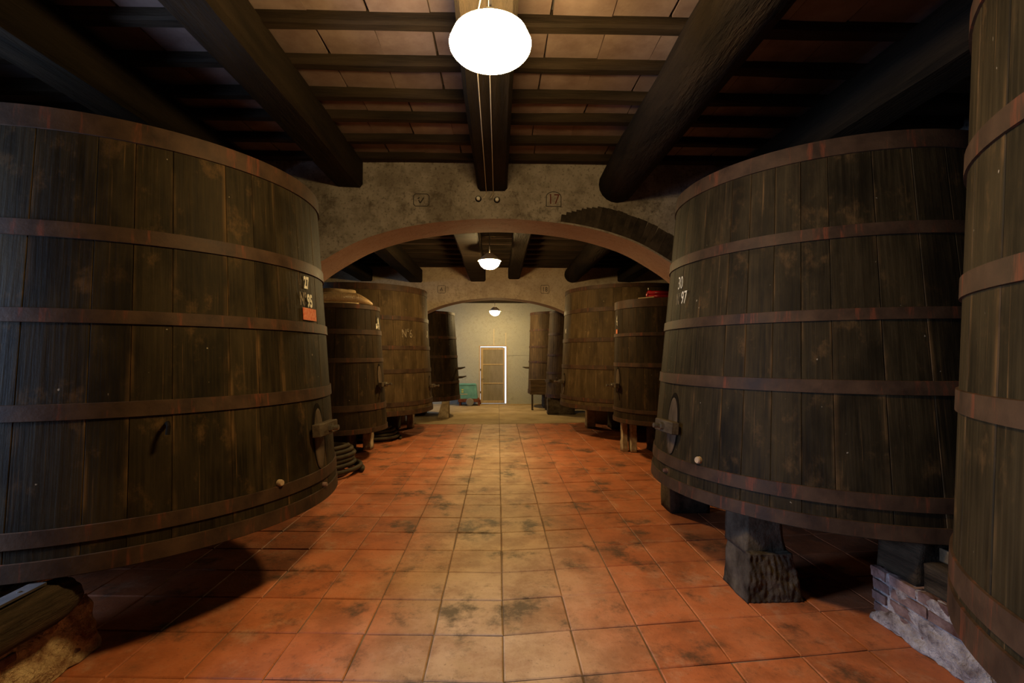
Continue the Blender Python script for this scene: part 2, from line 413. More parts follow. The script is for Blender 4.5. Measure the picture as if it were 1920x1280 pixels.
def arch_wall(name, y0, y1, prof, ztop, label, mat='plaster'):
    """masonry wall pierced by a flattened arch; prof = [(x, z)] of the opening, left to right"""
    bm = bmesh.new(); X = 4.45
    n = len(prof)
    lay = []
    for y in (y0, y1):
        lo = [bm.verts.new((x, y, z)) for x, z in prof]
        hi = [bm.verts.new((x, y, ztop)) for x, z in prof]
        ext = [bm.verts.new((s * X, y, z)) for s, z in ((-1, -0.1), (-1, ztop), (1, -0.1), (1, ztop))]
        lay.append((lo, hi, ext))
        for k in range(n - 1):
            if abs(prof[k][0] - prof[k + 1][0]) > 1e-6: bm.faces.new((lo[k], lo[k + 1], hi[k + 1], hi[k]))
        bm.faces.new([ext[0]] + [lo[k] for k in range(n) if prof[k][0] == prof[0][0]] + [hi[0], ext[1]])
        bm.faces.new([ext[2]] + [lo[k] for k in reversed(range(n)) if prof[k][0] == prof[-1][0]] + [hi[-1], ext[3]])
    w = obj(name, bm, M[mat]); struct(w, label)
    sb = bmesh.new()                                      # soffit inside the arch, pinkish light put into its colour
    a = [[sb.verts.new((x, y, z)) for x, z in prof] for y in (y0, y1)]
    for k in range(n - 1): sb.faces.new((a[0][k], a[0][k + 1], a[1][k + 1], a[1][k]))
    s = obj('soffit', sb, M['soffit'], w, smooth=True)
    md = s.modifiers.new('edge split', 'EDGE_SPLIT'); md.split_angle = R_(40)
    return w
def half(pts, spring):
    """mirror half profile and resample smoothly"""
    right = pts + spring
    return [(-x, z) for x, z in reversed(right)] + right[1:]
def smooth_profile(pts, n):
    """Catmull-Rom through points"""
    out = []
    for i in range(len(pts) - 1):
        p0 = pts[max(i - 1, 0)] if i else (-pts[1][0], pts[1][1]); p1, p2 = pts[i], pts[i + 1]; p3 = pts[min(i + 2, len(pts) - 1)]
        for k in range(n):
            t = k / n
            out.append(tuple(0.5 * (2 * b + (c - a) * t + (2 * a - 5 * b + 4 * c - d) * t * t + (3 * b - a - 3 * c + d) * t ** 3) for a, b, c, d in zip(p0, p1, p2, p3)))
    out.append(pts[-1]); return out
A1 = smooth_profile([(0, 3.205), (0.4, 3.188), (0.82, 3.142), (1.21, 3.062), (1.61, 2.925), (1.98, 2.715), (2.2, 2.555), (2.36, 2.40), (2.45, 2.2)], 4)
wa = arch_wall('wall_near_arch', Y1, Y1B, half(A1, [(2.45, -0.1)]), 4.1, 'mouldy plastered cross wall with a wide flattened arch')
A2 = smooth_profile([(0, 3.012), (0.42, 2.985), (0.86, 2.93), (1.3, 2.82), (1.66, 2.675), (1.95, 2.50), (2.15, 2.32), (2.25, 2.1)], 4)
A2 = [(x, z) for x, z in A2]
wb = arch_wall('wall_far_arch', Y2, Y2B, [(x - 0.05, z) for x, z in half(A2, [(2.25, -0.1)])], 4.1, 'plastered cross wall with the second arch', 'warm_plaster')
# sooty bare voussoirs where the plaster has fallen off the near arch
nb = 30
for k in range(nb):
    x = 0.72 + (2.3 - 0.72) * (k + .5) / nb
    i = max(j for j in range(len(A1)) if A1[j][0] <= x); f = (x - A1[i][0]) / max(1e-6, (A1[i + 1][0] - A1[i][0]))
    z = A1[i][1] + f * (A1[i + 1][1] - A1[i][1]); sl = math.atan2(A1[i + 1][1] - A1[i][1], A1[i + 1][0] - A1[i][0])
    L = 0.26 * min(1, 0.35 + k * 0.09) + random.uniform(-.007, .007)
    o = obj('brick', box(-0.0285 - .004, 0.0285 + .004, -0.010, 0.01, 0.02, 0.02 + L, 0.003), M['dark_brick'], wa, loc=(x, Y1 + random.uniform(-.003, .003), z))
    o.rotation_euler = (0, -sl, 0)

# end wall with its loose door
DX0, DX1, DZ = -0.60, 0.275, 1.915
we = struct(obj('wall_back', wall_with_hole('y', YE, 0.25, -4.7, 4.7, -0.2, 4.1, (DX0, DX1, 0.0, DZ)), M['end_plaster']), 'grey-green cement end wall around the door')
for x, z0, z1 in ((-0.145, DZ, 2.50), (0.255, DZ, 2.36)):
    obj('plaster_run', rough_box(x - .012, x + .014, YE - .006, YE + .004, z0, z1, 5, 0.006, 9, 3), M['cable'], we)
obj('plaster_ledge', box(0.30, 2.2, YE - 0.012, YE + 0.005, 1.615, 1.64), M['end_plaster'], we)
door = struct(empty('door_1', (0, YE, 0)), 'pale plywood door with two rails and daylight at its edges')
def dpart(name, b, m): return obj(name, b, m, door)
x0, x1 = DX0 + 0.012, DX1 - 0.052
dpart('stile', box(x0, x0 + .085, .05, .09, .02, DZ - .03, .004), M['door_frame'])
dpart('stile', box(x1 - .055, x1, .05, .09, .02, DZ - .045, .004), M['door_frame'])
for z0, z1 in ((.02, .11), (.66, .70), (1.29, 1.33), (DZ - .115, DZ - .03)):
    dpart('rail', box(x0 + .085, x1 - .055, .052, .088, z0, z1, .004), M['door_frame'])
for z0, z1 in ((.11, .66), (.70, 1.29), (1.33, DZ - .115)):
    dpart('panel', box(x0 + .085, x1 - .055, .065, .08, z0, z1), M['door_panel'])
h = obj('door_handle', tube([(x0 + .045, .05, .83), (x0 + .045, .0, .83), (x0 + .12, -.005, .83)], .009, 8), M['iron'], door)
for z in (0.35, 1.1): dpart('hinge', box(x0 - .015, x0 + .02, .035, .055, z, z + .07), M['iron'])
fr = bmesh.new(); add_box(fr, DX0 - .035, DX0 + .004, -.015, .05, 0, DZ + .02); add_box(fr, DX1 - .004, DX1 + .03, -.015, .05, 0, DZ + .02); add_box(fr, DX0, DX1, -.015, .05, DZ - .004, DZ + .03)
o = struct(obj('trim_1', fr, M['door_frame'], loc=(0, YE, 0)), 'thin wooden frame around the door')

# ------------------------------------------------------------------ ceilings, joists and beams
ceil = struct(obj('ceiling', box(-4.7, 4.7, -7.4, Y1B, 3.932, 4.15), M['ceiling_gap']), 'near ceiling of whitewashed tiles on smoked joists and beams')
c2 = struct(obj('ceiling', box(-4.7, 4.7, Y1B - .1, Y2B, 3.74, 4.15), M['ceiling_tile']), 'tiled ceiling of the middle bay')
c3 = struct(obj('ceiling', box(-4.7, 4.7, Y2B - .1, 16.4, 3.40, 4.15), M['ceiling_tile']), 'low ceiling of the far bay')
def joist_bm(y, w, z0, z1, seed, xlen=4.45):
    bm = bmesh.new(); n = 26; rows = []
    for i in range(n + 1):
        x = -xlen + 2 * xlen * i / n
        q = lambda s: noise.noise(Vector((x * .9, seed * 5.3 + s, s * 2.1)))
        a, b, d = y - w / 2 + .018 * q(1), y + w / 2 + .018 * q(2), z0 + .012 * q(3)
        rows.append([bm.verts.new((x, a, z1)), bm.verts.new((x, a, d + .015)), bm.verts.new((x, a + .018, d)), bm.verts.new((x, b - .018, d)), bm.verts.new((x, b, d + .015)), bm.verts.new((x, b, z1))])
    for A, B in zip(rows, rows[1:]):
        for k in range(5): bm.faces.new((A[k], A[k + 1], B[k + 1], B[k]))
    bm.faces.new(rows[0]); bm.faces.new(rows[-1][::-1]); return bm
JY = [5.40, 4.945, 4.485, 4.095, 3.645, 3.19, 2.74, 2.29, 1.84, 1.39, 0.94, 0.49, 0.04, -0.41, -0.86, -1.31, -1.76, -2.21, -2.66] + [-2.66 - .45 * k for k in range(1, 10)]
for k, y in enumerate(JY): obj('joist', joist_bm(y, 0.105, 3.825, 3.935, k), M['joist'], ceil)
rows = sorted([5.50] + JY[:9], reverse=True)
for ya, yb in zip(rows, rows[1:]):
    off = random.uniform(-.05, .05)
    for c in range(-9, 9):
        xa = -0.04 + c * 0.402 + off; g = 0.004
        sk = random.uniform(-.012, .012)
        bm = bmesh.new(); z = 3.90 + random.uniform(-.004, .004)
        pts = [(xa + g, yb + g), (xa + .402 - g, yb + g), (xa + .402 - g + sk, ya - g), (xa + g + sk, ya - g)]
        lo = [bm.verts.new((x, y, z + random.uniform(-.002, .002))) for x, y in pts]; hi = [bm.verts.new((x, y, 3.935)) for x, y in pts]
        bm.faces.new(lo)
        for q in range(4): bm.faces.new((lo[q], hi[q], hi[(q + 1) % 4], lo[(q + 1) % 4]))
        obj('tile', bm, M['ceiling_tile'], ceil)
def beam_bm(x0, x1, y0, y1, z0, z1, seed, n=24, rnd=.03):
    bm = bmesh.new(); rows = []
    for i in range(n + 1):
        y = y0 + (y1 - y0) * i / n
        q = lambda s: .016 * noise.noise(Vector((seed * 7.1 + s * 3.3, y * .8, s)))
        prof = [(x0 + q(1), z1), (x0 + q(1), z0 + rnd + q(2)), (x0 + rnd + q(1), z0 + q(3)), (x1 - rnd + q(4), z0 + q(5)), (x1 + q(4), z0 + rnd + q(6)), (x1 + q(4), z1)]
        rows.append([bm.verts.new((x, y, z)) for x, z in prof])
    for A, B in zip(rows, rows[1:]):
        for k in range(5): bm.faces.new((A[k], A[k + 1], B[k + 1], B[k]))
    bm.faces.new(rows[0]); bm.faces.new(rows[-1][::-1]); return bm
def log_bm(xc, zc, r, y0, y1, seed, n=40, seg=20):
    pts, rad = [], []
    for i in range(n + 1):
        y = y0 + (y1 - y0) * i / n
        pts.append((xc + .02 * noise.noise(Vector((seed, y * .6, 1))), y, zc + .012 * noise.noise(Vector((seed, y * .6, 5)))))
        rad.append(r * (1 + .05 * noise.noise(Vector((seed, y * 1.2, 9)))))
    bm = tube(pts, rad, seg)
    for v in bm.verts:
        if y0 + .02 < v.co.y < y1 - .02:
            d = Vector((v.co.x - xc, 0, v.co.z - zc)); v.co += d.normalized() * .014 * noise.noise(Vector((v.co.x * 6, v.co.y * 2.2, v.co.z * 6)))
    return bm
BM = M['beam']
obj('beam', beam_bm(-1.86, -1.545, -7.2, 5.52, 3.555, 3.84, 1), BM, ceil)
obj('beam', beam_bm(-0.245, 0.105, -7.2, 5.52, 3.52, 3.84, 2), BM, ceil)
obj('beam', log_bm(1.372, 3.613, 0.219, -7.2, 5.52, 4), M['log'], ceil, smooth=True)['label'] = 'round rough-barked log beam'
obj('beam', beam_bm(-3.12, -2.78, -7.2, 5.52, 3.50, 3.84, 5), BM, ceil)
obj('beam', beam_bm(2.78, 3.14, -7.2, 5.52, 3.48, 3.84, 6), BM, ceil)
y = 6.4; k = 30
while y < Y2 - .1:
    obj('joist', joist_bm(y, 0.11, 3.66, 3.75, k), M['joist'], c2); y += 0.47; k += 1
for x0, x1, z0 in ((-2.15, -1.83, 3.38), (0.24, 0.52, 3.46), (-3.3, -3.0, 3.4), (2.9, 3.2, 3.4)):
    obj('beam', beam_bm(x0, x1, Y1B - .02, Y2 + .02, z0, 3.67, x0 * 3), BM, c2)
obj('beam', beam_bm(-0.68, -0.30, Y1B - .02, Y2 + .02, 3.40, 3.67, 44), M['joist'], c2)
obj('beam', log_bm(1.80, 3.58, 0.2, Y1B - .02, Y2 + .02, 9), M['log'], c2, smooth=True)['label'] = 'round log beam'
y = 12.4; 
while y < YE - .1:
    obj('joist', joist_bm(y, 0.11, 3.32, 3.41, k), M['joist'], c3); y += 0.47; k += 1

# ------------------------------------------------------------------ lamps
def lamp(x, y, z, r, ztop, strength, label, opal):
    t = tag(empty('pendant_lamp', (x, y, z)), label, 'lamp')
    g = mat_glow('lamp_glow', strength)
    if opal:
        prof = [(0, -.095)] + [(r * math.sin(a), -.095 * math.cos(a)) for a in [R_(q) for q in range(8, 91, 8)]] + [(r, .004), (r * .9, .05), (r * .55, .085)]
        obj('glass_bowl', lathe(prof, 40), g, t, smooth=True)
        obj('canopy', lathe([(0, .16), (.05, .158), (.075, .13), (r * .58, .088), (r * .55, .080), (0, .080)], 32), M['enamel'], t, smooth=True)
    else:
        prof = [(.03, .12), (.05, .115), (r * .7, .05), (r, -.005), (r + .006, -.012), (r, -.014), (r * .7, .042), (.05, .105), (.03, .108)]
        obj('lamp_shade', lathe(prof, 40), M['enamel'], t, smooth=True)
        obj('glass_bowl', lathe([(0, -.152)] + [(r * .90 * math.sin(a), -.012 - .14 * math.cos(a)) for a in [R_(q) for q in range(8, 91, 8)]] + [(r * .6, .02), (0, .02)], 36), g, t, smooth=True)
    obj('lamp_rod', tube([(0, 0, .10), (0, 0, ztop - z)], .008, 8), M['iron'], t)
    obj('ceiling_rose', lathe([(0, ztop - z), (.045, ztop - z), (.045, ztop - z - .02), (.02, ztop - z - .035), (0, ztop - z - .035)], 16), M['porcelain'], t, smooth=True)
    return t
lamp(-0.04, 2.38, 3.20, 0.205, 3.525, LAMP_STRENGTH[0], 'big glowing opal lamp hanging under the centre beam', True)
lamp(-0.142, 7.94, 3.20, 0.19, 3.745, LAMP_STRENGTH[1], 'enamel shade lamp glowing just behind the near arch', False)
lamp(-0.10, 14.4, 2.95, 0.17, 3.405, LAMP_STRENGTH[2], 'smallest glowing lamp, hanging in front of the end wall and door', False)
for x, lb in ((-0.136, 'thin pale wire on the centre beam, the one over the gap between the insulators'), (-0.056, 'second thin pale wire on the centre beam, nearer the painted 17')):
    w = obj('lamp_wire', tube([(x * .5 - .02, 2.44, 3.495), (x, 2.7, 3.497), (x, 4.1, 3.494), (x, 5.46, 3.497), (x, 5.492, 3.49), (x - .03, 5.492, 3.44)], .0035, 6), M['cable'])
    tag(w, lb, 'wire', 'wires on the centre beam')
for x, z, w in ((-0.228, 3.43, 'below the edge of the centre beam'), (-0.014, 3.419, 'beside the wire ends under the centre beam')):
    t = tag(empty('insulator', (x, Y1, z)), 'small round porcelain insulator on the arch wall, ' + w, 'insulator')
    o = obj('knob', lathe([(0, .045), (.016, .043), (.024, .03), (.018, .02), (.024, .008), (.022, 0), (0, 0)], 18), M['porcelain'], t, smooth=True); o.rotation_euler = (R_(90), 0, 0)
    o = obj('base_ring', lathe([(.036, .006), (.036, 0), (0, 0), (0, .006)], 18), M['ink'], t); o.rotation_euler = (R_(90), 0, 0)

# numerals painted on the arch walls (inside thin outlined frames)
def wall_mark(x, y, z, s, h, w, hh, mat, arched, label, parent):
    t = empty('painted_mark', (x, y, z)); t.parent = parent; t['label'] = label
    pts = []
    if arched:
        pts = [(-w, -hh)] + [(-w, hh * .3)] + [(w * math.cos(a), hh * .3 + hh * .7 * math.sin(a)) for a in [R_(180 - q) for q in range(15, 180, 15)]] + [(w, hh * .3), (w, -hh), (-w, -hh)]
    else:
        c = .02; pts = [(-w + c, -hh), (w - c, -hh), (w, -hh + c), (w, hh - c), (w - c, hh), (-w + c, hh), (-w, hh - c), (-w, -hh + c), (-w + c, -hh)]
    bm = bmesh.new()
    for (a, b), (c, d) in zip(pts, pts[1:]):
        v = Vector((c - a, 0, d - b)); n = Vector((-v.z, 0, v.x)).normalized() * .0045
        q = [Vector((a, 0, b)) + n, Vector((a, 0, b)) - n, Vector((c, 0, d)) - n, Vector((c, 0, d)) + n]
        bm.faces.new([bm.verts.new(p + Vector((0, -.002, 0))) for p in q])
    obj('outline', bm, M['ink'], t)
    if s:
        me = text_mesh(s, h, .85, 0.0); o = obj_me('numeral', me, mat, t); o.location = (0, -.003, 0); o.rotation_euler = (R_(90), 0, 0)
wall_mark(0.638, Y1, 3.436, '17', 0.115, .085, .085, M['red_ink'], True, 'rust red 17 in a thin outline', wa)
wall_mark(-0.879, Y1, 3.411, '', 0.09, .088, .07, M['ink'], False, 'thin rounded outline with illegible mark', wa)
bm = bmesh.new()
for a, b, c, d in ((-.03, .0, -.012, -.035), (-.012, -.035, .03, .03), (-.04, .015, -.02, .03)):
    v = Vector((c - a, 0, d - b)); n = Vector((-v.z, 0, v.x)).normalized() * .007
    bm.faces.new([bm.verts.new(Vector((p, -.003, q)) + s * n) for p, q, s in ((a, b, 1), (a, b, -1), (c, d, -1), (c, d, 1))])
obj('painted_mark', bm, M['ink'], wa, loc=(-0.879, Y1, 3.411))
wall_mark(-1.36, Y2, 3.21, 'A', 0.09, .095, .09, M['ink'], False, 'faint A in a thin outline', wb)
wall_mark(1.13, Y2, 3.22, '18', 0.11, .10, .10, M['ink'], False, 'faint 18 in a thin outline', wb)

# ------------------------------------------------------------------ vats
def make_vat(name, label, cx, cy, Rb, Rt, zb, zt, hoops, nst, mat, phase=0.0, group='wooden vats of the cellar'):
    t = tag(empty(name, (cx, cy, 0)), label, 'vat', group)
    Rz = lambda z: Rb + (Rt - Rb) * (z - zb) / (zt - zb)
    t_ = {'o': t, 'R': Rz, 'zb': zb, 'zt': zt}
    rs = random.Random(name + label); ws = [1 + rs.uniform(-.30, .30) for _ in range(nst)]; tot = sum(ws); ang = R_(phase)
    for i in range(nst):
        wd = 2 * math.pi * ws[i] / tot; half = wd / 2; gap = 0.0007; ch = 0.0035; pr = rs.uniform(-.0015, .0015)
        bm = bmesh.new(); rings = []
        for z in (zb, zt):
            R = Rz(z) + pr; ag = gap / R; ac = ch / R
            sec = [(R - .045, -half + ag), (R - ch * .8, -half + ag), (R, -half + ag + ac), (R, -half * .35), (R, half * .35), (R, half - ag - ac), (R - ch * .8, half - ag), (R - .045, half - ag)]
            rings.append([bm.verts.new((r * math.cos(a), r * math.sin(a), z)) for r, a in sec])
        A, B = rings; n = len(A)
        for k in range(n): bm.faces.new((A[k], A[(k + 1) % n], B[(k + 1) % n], B[k]))
        bm.faces.new(A[::-1]); bm.faces.new(B)
        o = obj('stave', bm, mat, t); o.rotation_euler = (0, 0, ang + half); ang += wd
    for z1, z0 in hoops:
        th = 0.011
        o = obj('hoop', lathe([(Rz(z0) + .001, z0), (Rz(z0) + th, z0 + .002), (Rz(z1) + th, z1 - .002), (Rz(z1) + .001, z1)], 128, closed=True), M['hoop'], t, smooth=True)
        md = o.modifiers.new('edge split', 'EDGE_SPLIT'); md.split_angle = R_(35)
    hb = zb + .07
    obj('bottom_head', lathe([(0, hb), (Rz(hb) - .04, hb), (Rz(hb) - .04, hb + .05), (0, hb + .05)], 48), mat, t)
    ht = zt - .08
    obj('top_head', lathe([(0, ht - .04), (Rz(ht) - .04, ht - .04), (Rz(ht) - .04, ht), (0, ht)], 48), mat, t)
    return t_
def on_vat(v, ang, z, out=0.0):
    R = v['R'](z) + out; a = R_(ang); return Vector((R * math.cos(a), R * math.sin(a), z))
def place(o, v, ang, z, out=0.0):
    """x = outward, y = along the wall to the viewer's right, z = up; leans with the wall"""
    o.parent = v['o']; o.location = on_vat(v, ang, z, out)
    lean = math.atan2(v['R'](v['zb']) - v['R'](v['zt']), v['zt'] - v['zb'])
    o.rotation_euler = Matrix.Rotation(R_(ang), 4, 'Z').to_euler(); o.rotation_euler.y = -lean; return o
def oval_bm(w, h, x0, x1, R, seg=36, ring=0.0):
    bm = bmesh.new()
    def P(a, s, x):
        y = w * s * math.cos(a); return bm.verts.new((x - y * y / (2 * R), y, h * s * math.sin(a)))
    A = [2 * math.pi * k / seg for k in range(seg)]
    o0 = [P(a, 1, x0) for a in A]; o1 = [P(a, 1, x1) for a in A]
    if ring:
        i1 = [P(a, 1 - ring, x1) for a in A]; i0 = [P(a, 1 - ring, x0) for a in A]
        for p, q in ((o0, o1), (o1, i1), (i1, i0)):
            for k in range(seg): bm.faces.new((p[k], p[(k + 1) % seg], q[(k + 1) % seg], q[k]))
    else:
        i1 = [P(a, .93, x1 + .004) for a in A]
        for p, q in ((o0, o1), (o1, i1)):
            for k in range(seg): bm.faces.new((p[k], p[(k + 1) % seg], q[(k + 1) % seg], q[k]))
        m = [P(a, .5, x1 + .004) for a in A]
        for k in range(seg): bm.faces.new((i1[k], i1[(k + 1) % seg], m[(k + 1) % seg], m[k]))
        bm.faces.new(m)
    return bm
def manhole(v, ang, z, w, h, bar_len, bar_z, bar_h=.075, bolt=.12, spout=False, bar_ang=None):
    R = v['R'](z)
    o = obj('manhole_shade_oval', oval_bm(w, h, -.01, .002, R), M['recess'], v['o']); place(o, v, ang, z)  # flat raised oval, its black stands in for shade inside a recess
    o = obj('manhole_door', oval_bm(w * .84, h * .91, -.01, .006, R), M['door_oak'], v['o']); place(o, v, ang, z - h * .07)
    o = obj('crossbar', box(.022, .022 + .065, -bar_len / 2, bar_len / 2, -bar_h / 2, bar_h / 2, .006), M['bar_wood'], v['o'])
    place(o, v, ang if bar_ang is None else bar_ang, bar_z); bar = o
    s = obj('bolt', tube([(.0, 0, 0), (.087 + bolt, 0, 0)], .011, 10), M['steel'], bar); s.rotation_euler = (0, 0, 0)
    nt = lathe([(.011, .088), (.030, .088), (.030, .112), (.018, .113), (.018, .135), (.011, .135)], 6); nt.transform(Matrix.Rotation(R_(90), 4, 'Y'))
    obj('nut', nt, M['steel'], bar)
    k = lathe([(0, .087 + bolt - .01), (.02, .087 + bolt - .008), (.02, .087 + bolt + .02), (0, .087 + bolt + .022)], 10); k.transform(Matrix.Rotation(R_(90), 4, 'Y'))
    obj('bolt_head', k, M['steel'], bar)
    return bar
def bung(v, ang, z, r=.024, mat=None, name='bung'):
    b = lathe([(0, .03), (r * .8, .03), (r, .02), (r * 1.05, -.01), (0, -.01)], 14); b.transform(Matrix.Rotation(R_(90), 4, 'Y'))
    o = obj(name, b, mat or M['cork'], v['o'], smooth=False); return place(o, v, ang, z)
def stencil(v, s, ang, z, h, ws, mat, bold=.012, name='painted_number', label=None):
    me = text_mesh(s, h, ws, bold); a0 = R_(ang)
    for q in me.vertices:
        zz = z + q.co.y; R = v['R'](zz) + .0055; a = a0 + q.co.x / R
        q.co = Vector((R * math.cos(a), R * math.sin(a), zz))
    o = obj_me(name, me, mat, v['o']); o['label'] = label or ('painted ' + s); return o
def plate(v, ang, z, w, h, mat, label, name='card'):
    bm = bmesh.new(); n = 6; vs = []
    for e in (.005, .008):
        for zz in (z - h / 2, z + h / 2):
            R = v['R'](zz) + e; vs.append([bm.verts.new((R * math.cos(R_(ang) + (k / n - .5) * w / R), R * math.sin(R_(ang) + (k / n - .5) * w / R), zz)) for k in range(n + 1)])
    for A, B in ((vs[0], vs[1]), (vs[2], vs[3]), (vs[0], vs[2]), (vs[1], vs[3])):
        for k in range(n): bm.faces.new((A[k], A[k + 1], B[k + 1], B[k]))
    o = obj(name, bm, mat, v['o']); o['label'] = label; return o
def smear(v, ang, z, w, h, seed, n=7, mat=None):
    """illegible flaked paint: a handful of narrow upright flakes"""
    rnd = random.Random(seed); bm = bmesh.new()
    for k in range(n):
        a = R_(ang) + rnd.uniform(-w / 2, w / 2) / v['R'](z); zc = z + rnd.uniform(-h / 2, h / 2); ln = rnd.uniform(.03, .09); wd = rnd.uniform(.008, .02)
        q = []
        for da, dz in ((-1, -1), (.7, -1.1), (1, 1), (-.6, .9)):
            zz = zc + dz * ln / 2; R = v['R'](zz) + .006; aa = a + da * wd / 2 / R; q.append(bm.verts.new((R * math.cos(aa), R * math.sin(aa), zz)))
        bm.faces.new(q)
    o = obj('flaked_paint', bm, mat or M['paint'], v['o']); o['label'] = 'illegible white painted mark'; return o

V27 = make_vat('wine_vat', 'huge dark vat painted with number 27 above a red card', -2.758, 3.801, 1.434, 1.250, .541, 2.963,
    [(2.963, 2.841), (2.349, 2.262), (1.889, 1.814), (1.397, 1.313), (.782, .700), (.636, .545)], 38, M['vat'], 2)
manhole(V27, -3.0, 1.03, .095, .25, .33, 1.085, .095, .05, bar_ang=-3.0)
bung(V27, -22.4, .80, .022); bung(V27, -2.1, .657, .018, M['brick'])
o = obj('tap', tube([(-.01, 0, 0), (.05, 0, 0.01), (.075, 0, -.01), (.078, -.005, -.055)], .011, 8), M['recess']); place(o, V27, -48.9, 1.26)
stencil(V27, '27', -5.3, 2.19, .098, .62, M['paint'], .045)
stencil(V27, '95', -3.6, 2.055, .105, .64, M['paint'], .04)
stencil(V27, 'N°', -7.9, 2.065, .105, .60, M['faded_paint'], .03, label='worn painted N° in front of the 95')
plate(V27, -4.0, 1.952, .215, .092, M['red_plate'], 'faded red and orange card')

V30 = make_vat('wine_vat', 'huge dark vat painted with number 30, standing over a wedge-topped stone block', 2.744, 4.035, 1.386, 1.143, .578, 3.051,
    [(3.051, 2.932), (2.466, 2.384), (1.935, 1.86), (1.494, 1.409), (.836, .748), (.67, .582)], 36, M['vat'], 4)
manhole(V30, -173.8, 1.09, .095, .25, .30, 1.065, .095, .06, bar_ang=-173.5)
bung(V30, -158.3, .872, .026); bung(V30, -175.2, .705, .017, M['brick'])
stencil(V30, '30', -176.8, 2.245, .105, .62, M['paint'], -.004)
stencil(V30, '97', -173.0, 2.115, .105, .62, M['paint'], .006)
stencil(V30, 'N°', -177.4, 2.115, .100, .55, M['faded_paint'], .0, label='worn painted N° in front of the 97')

V0 = make_vat('wine_vat', 'dark vat closest to the viewer, cut by the picture edge, beside the brick pier', 2.740, .970, 1.320, 1.212, .665, 2.975,
    [(2.975, 2.892), (2.429, 2.344), (1.95, 1.864), (1.517, 1.432), (.9, .802), (.775, .668)], 36, M['vat'], 1)
VLs = make_vat('wine_vat', 'slim dark vat carrying a ribbed hose on its top, behind number 27', -2.560, 7.850, .760, .618, .458, 2.414,
    [(2.414, 2.345), (2.029, 1.952), (1.594, 1.526), (.89, .796), (.535, .462)], 26, M['vat_small'], 3)
manhole(VLs, -12, 1.30, .075, .20, .22, 1.17, .07, .09)
smear(VLs, -6.5, 2.19, .07, .05, 3, 6); smear(VLs, -8.5, 2.10, .13, .05, 4, 9)
VLb = make_vat('wine_vat', 'big brown vat with a chalked N° just behind the slim hose vat', -2.791, 10.10, 1.422, 1.278, .505, 2.965,
    [(2.965, 2.843), (2.375, 2.294), (1.814, 1.735), (1.372, 1.293), (.759, .675), (.60, .508)], 36, M['vat_old'], 0)
manhole(VLb, -5, 1.0, .08, .22, .24, 1.0, .07, .09)
stencil(VLb, 'N°6', -38, 2.055, .17, .7, M['faded_paint'], .0, label='faint chalked N°6')
smear(VLb, -5.5, 2.06, .08, .14, 5, 6)
VRb = make_vat('wine_vat', 'big brown vat just behind the slim vat with the red fitting', 2.738, 10.10, 1.422, 1.304, .593, 2.973,
    [(2.973, 2.895), (2.543, 2.461), (1.967, 1.887), (1.444, 1.364), (.82, .750), (.68, .597)], 36, M['vat_old'], 2)
manhole(VRb, -172, 1.05, .08, .22, .24, 1.09, .07, .10); smear(VRb, -172.5, 2.12, .06, .1, 6, 5)
VRs = make_vat('wine_vat', 'slim dark vat with a red fitting lying on its top', 2.662, 7.850, .761, .719, .569, 2.505,
    [(2.505, 2.371), (1.984, 1.930), (1.517, 1.453), (.80, .745), (.64, .573)], 26, M['vat_small'], 5)
manhole(VRs, -170, 1.25, .075, .20, .22, 1.15, .07, .09)
smear(VRs, -176, 2.20, .05, .10, 7, 6); plate(VRs, -175.6, 2.02, .07, .07, M['red_plate'], 'small faded red card')
VL3 = make_vat('wine_vat', 'narrow vat with two spouts standing next to the turquoise pump', -1.983, 13.15, .95, .788, .448, 2.77,
    [(2.77, 2.70), (2.12, 2.053), (1.62, 1.554), (.95, .885), (.56, .452)], 28, M['vat_small'], 0)
for ang, z in ((-12, 1.27), (-9, 1.03)):
    o = obj('spout', tube([(-.02, 0, 0), (.12, 0, 0), (.24, 0, .02)], [.035, .028, .012], 8), M['bar_wood']); place(o, VL3, ang, z)
VR3 = make_vat('wine_vat', 'brown vat standing against the end wall behind a boarded stand', 1.72, 15.18, .78, .70, .43, 2.95,
    [(2.95, 2.87), (2.42, 2.36), (1.91, 1.85), (1.45, 1.39), (.56, .434)], 26, M['vat_old'], 0)
o = obj('spout', tube([(-.02, 0, 0), (.10, 0, 0), (.20, 0, .015)], [.032, .026, .012], 8), M['bar_wood']); place(o, VR3, -176, 1.23)
VR4 = make_vat('wine_vat', 'slim tapered vat between the end wall vat and the second arch', 1.96, 13.55, .63, .50, .455, 2.85,
    [(2.85, 2.79), (2.24, 2.17), (1.66, 1.60), (1.17, 1.11), (.56, .46)], 22, M['vat_old'], 6)
o = obj('crossbar', box(.0, .07, -.12, .12, -.04, .04, .006), M['bar_wood']); place(o, VR4, -155, .92)

# ------------------------------------------------------------------ supports under the vats
SG = 'stone supports under the vats'
def chisel(co, n):
    if n.y < -.6 and co.z < .30: return .0028 * math.sin(co.x * 170 + 4 * noise.noise(co * 9)) + .009 * noise.noise(Vector((co.x * 70, co.y * 30, co.z * 26)))
    return 0
t = tag(empty('stone_block', (1.84, 3.37, 0)), 'tapered chiselled stone block carrying a wedge under number 30', 'stone block', SG)
def taper(u, v, w): return ((u - .5) * (1 - .26 * w) + .5 - .05 * w, (v - .5) * (1 - .1 * w) + .5, w)
b = rough_box(-.19, .20, -.17, .17, 0, .315, 30, .010, 9, 1, taper, chisel); obj('block', b, M['stone'], t, smooth=True)
b = rough_box(-.165, .125, -.11, .19, .30, .577, 10, .010, 8, 2, lambda u, v, w: ((u - .5) * (1 - .24 * w) + .5, v + .12 * w, w), flat_top=True); obj('wedge', b, M['stone'], t, smooth=True)
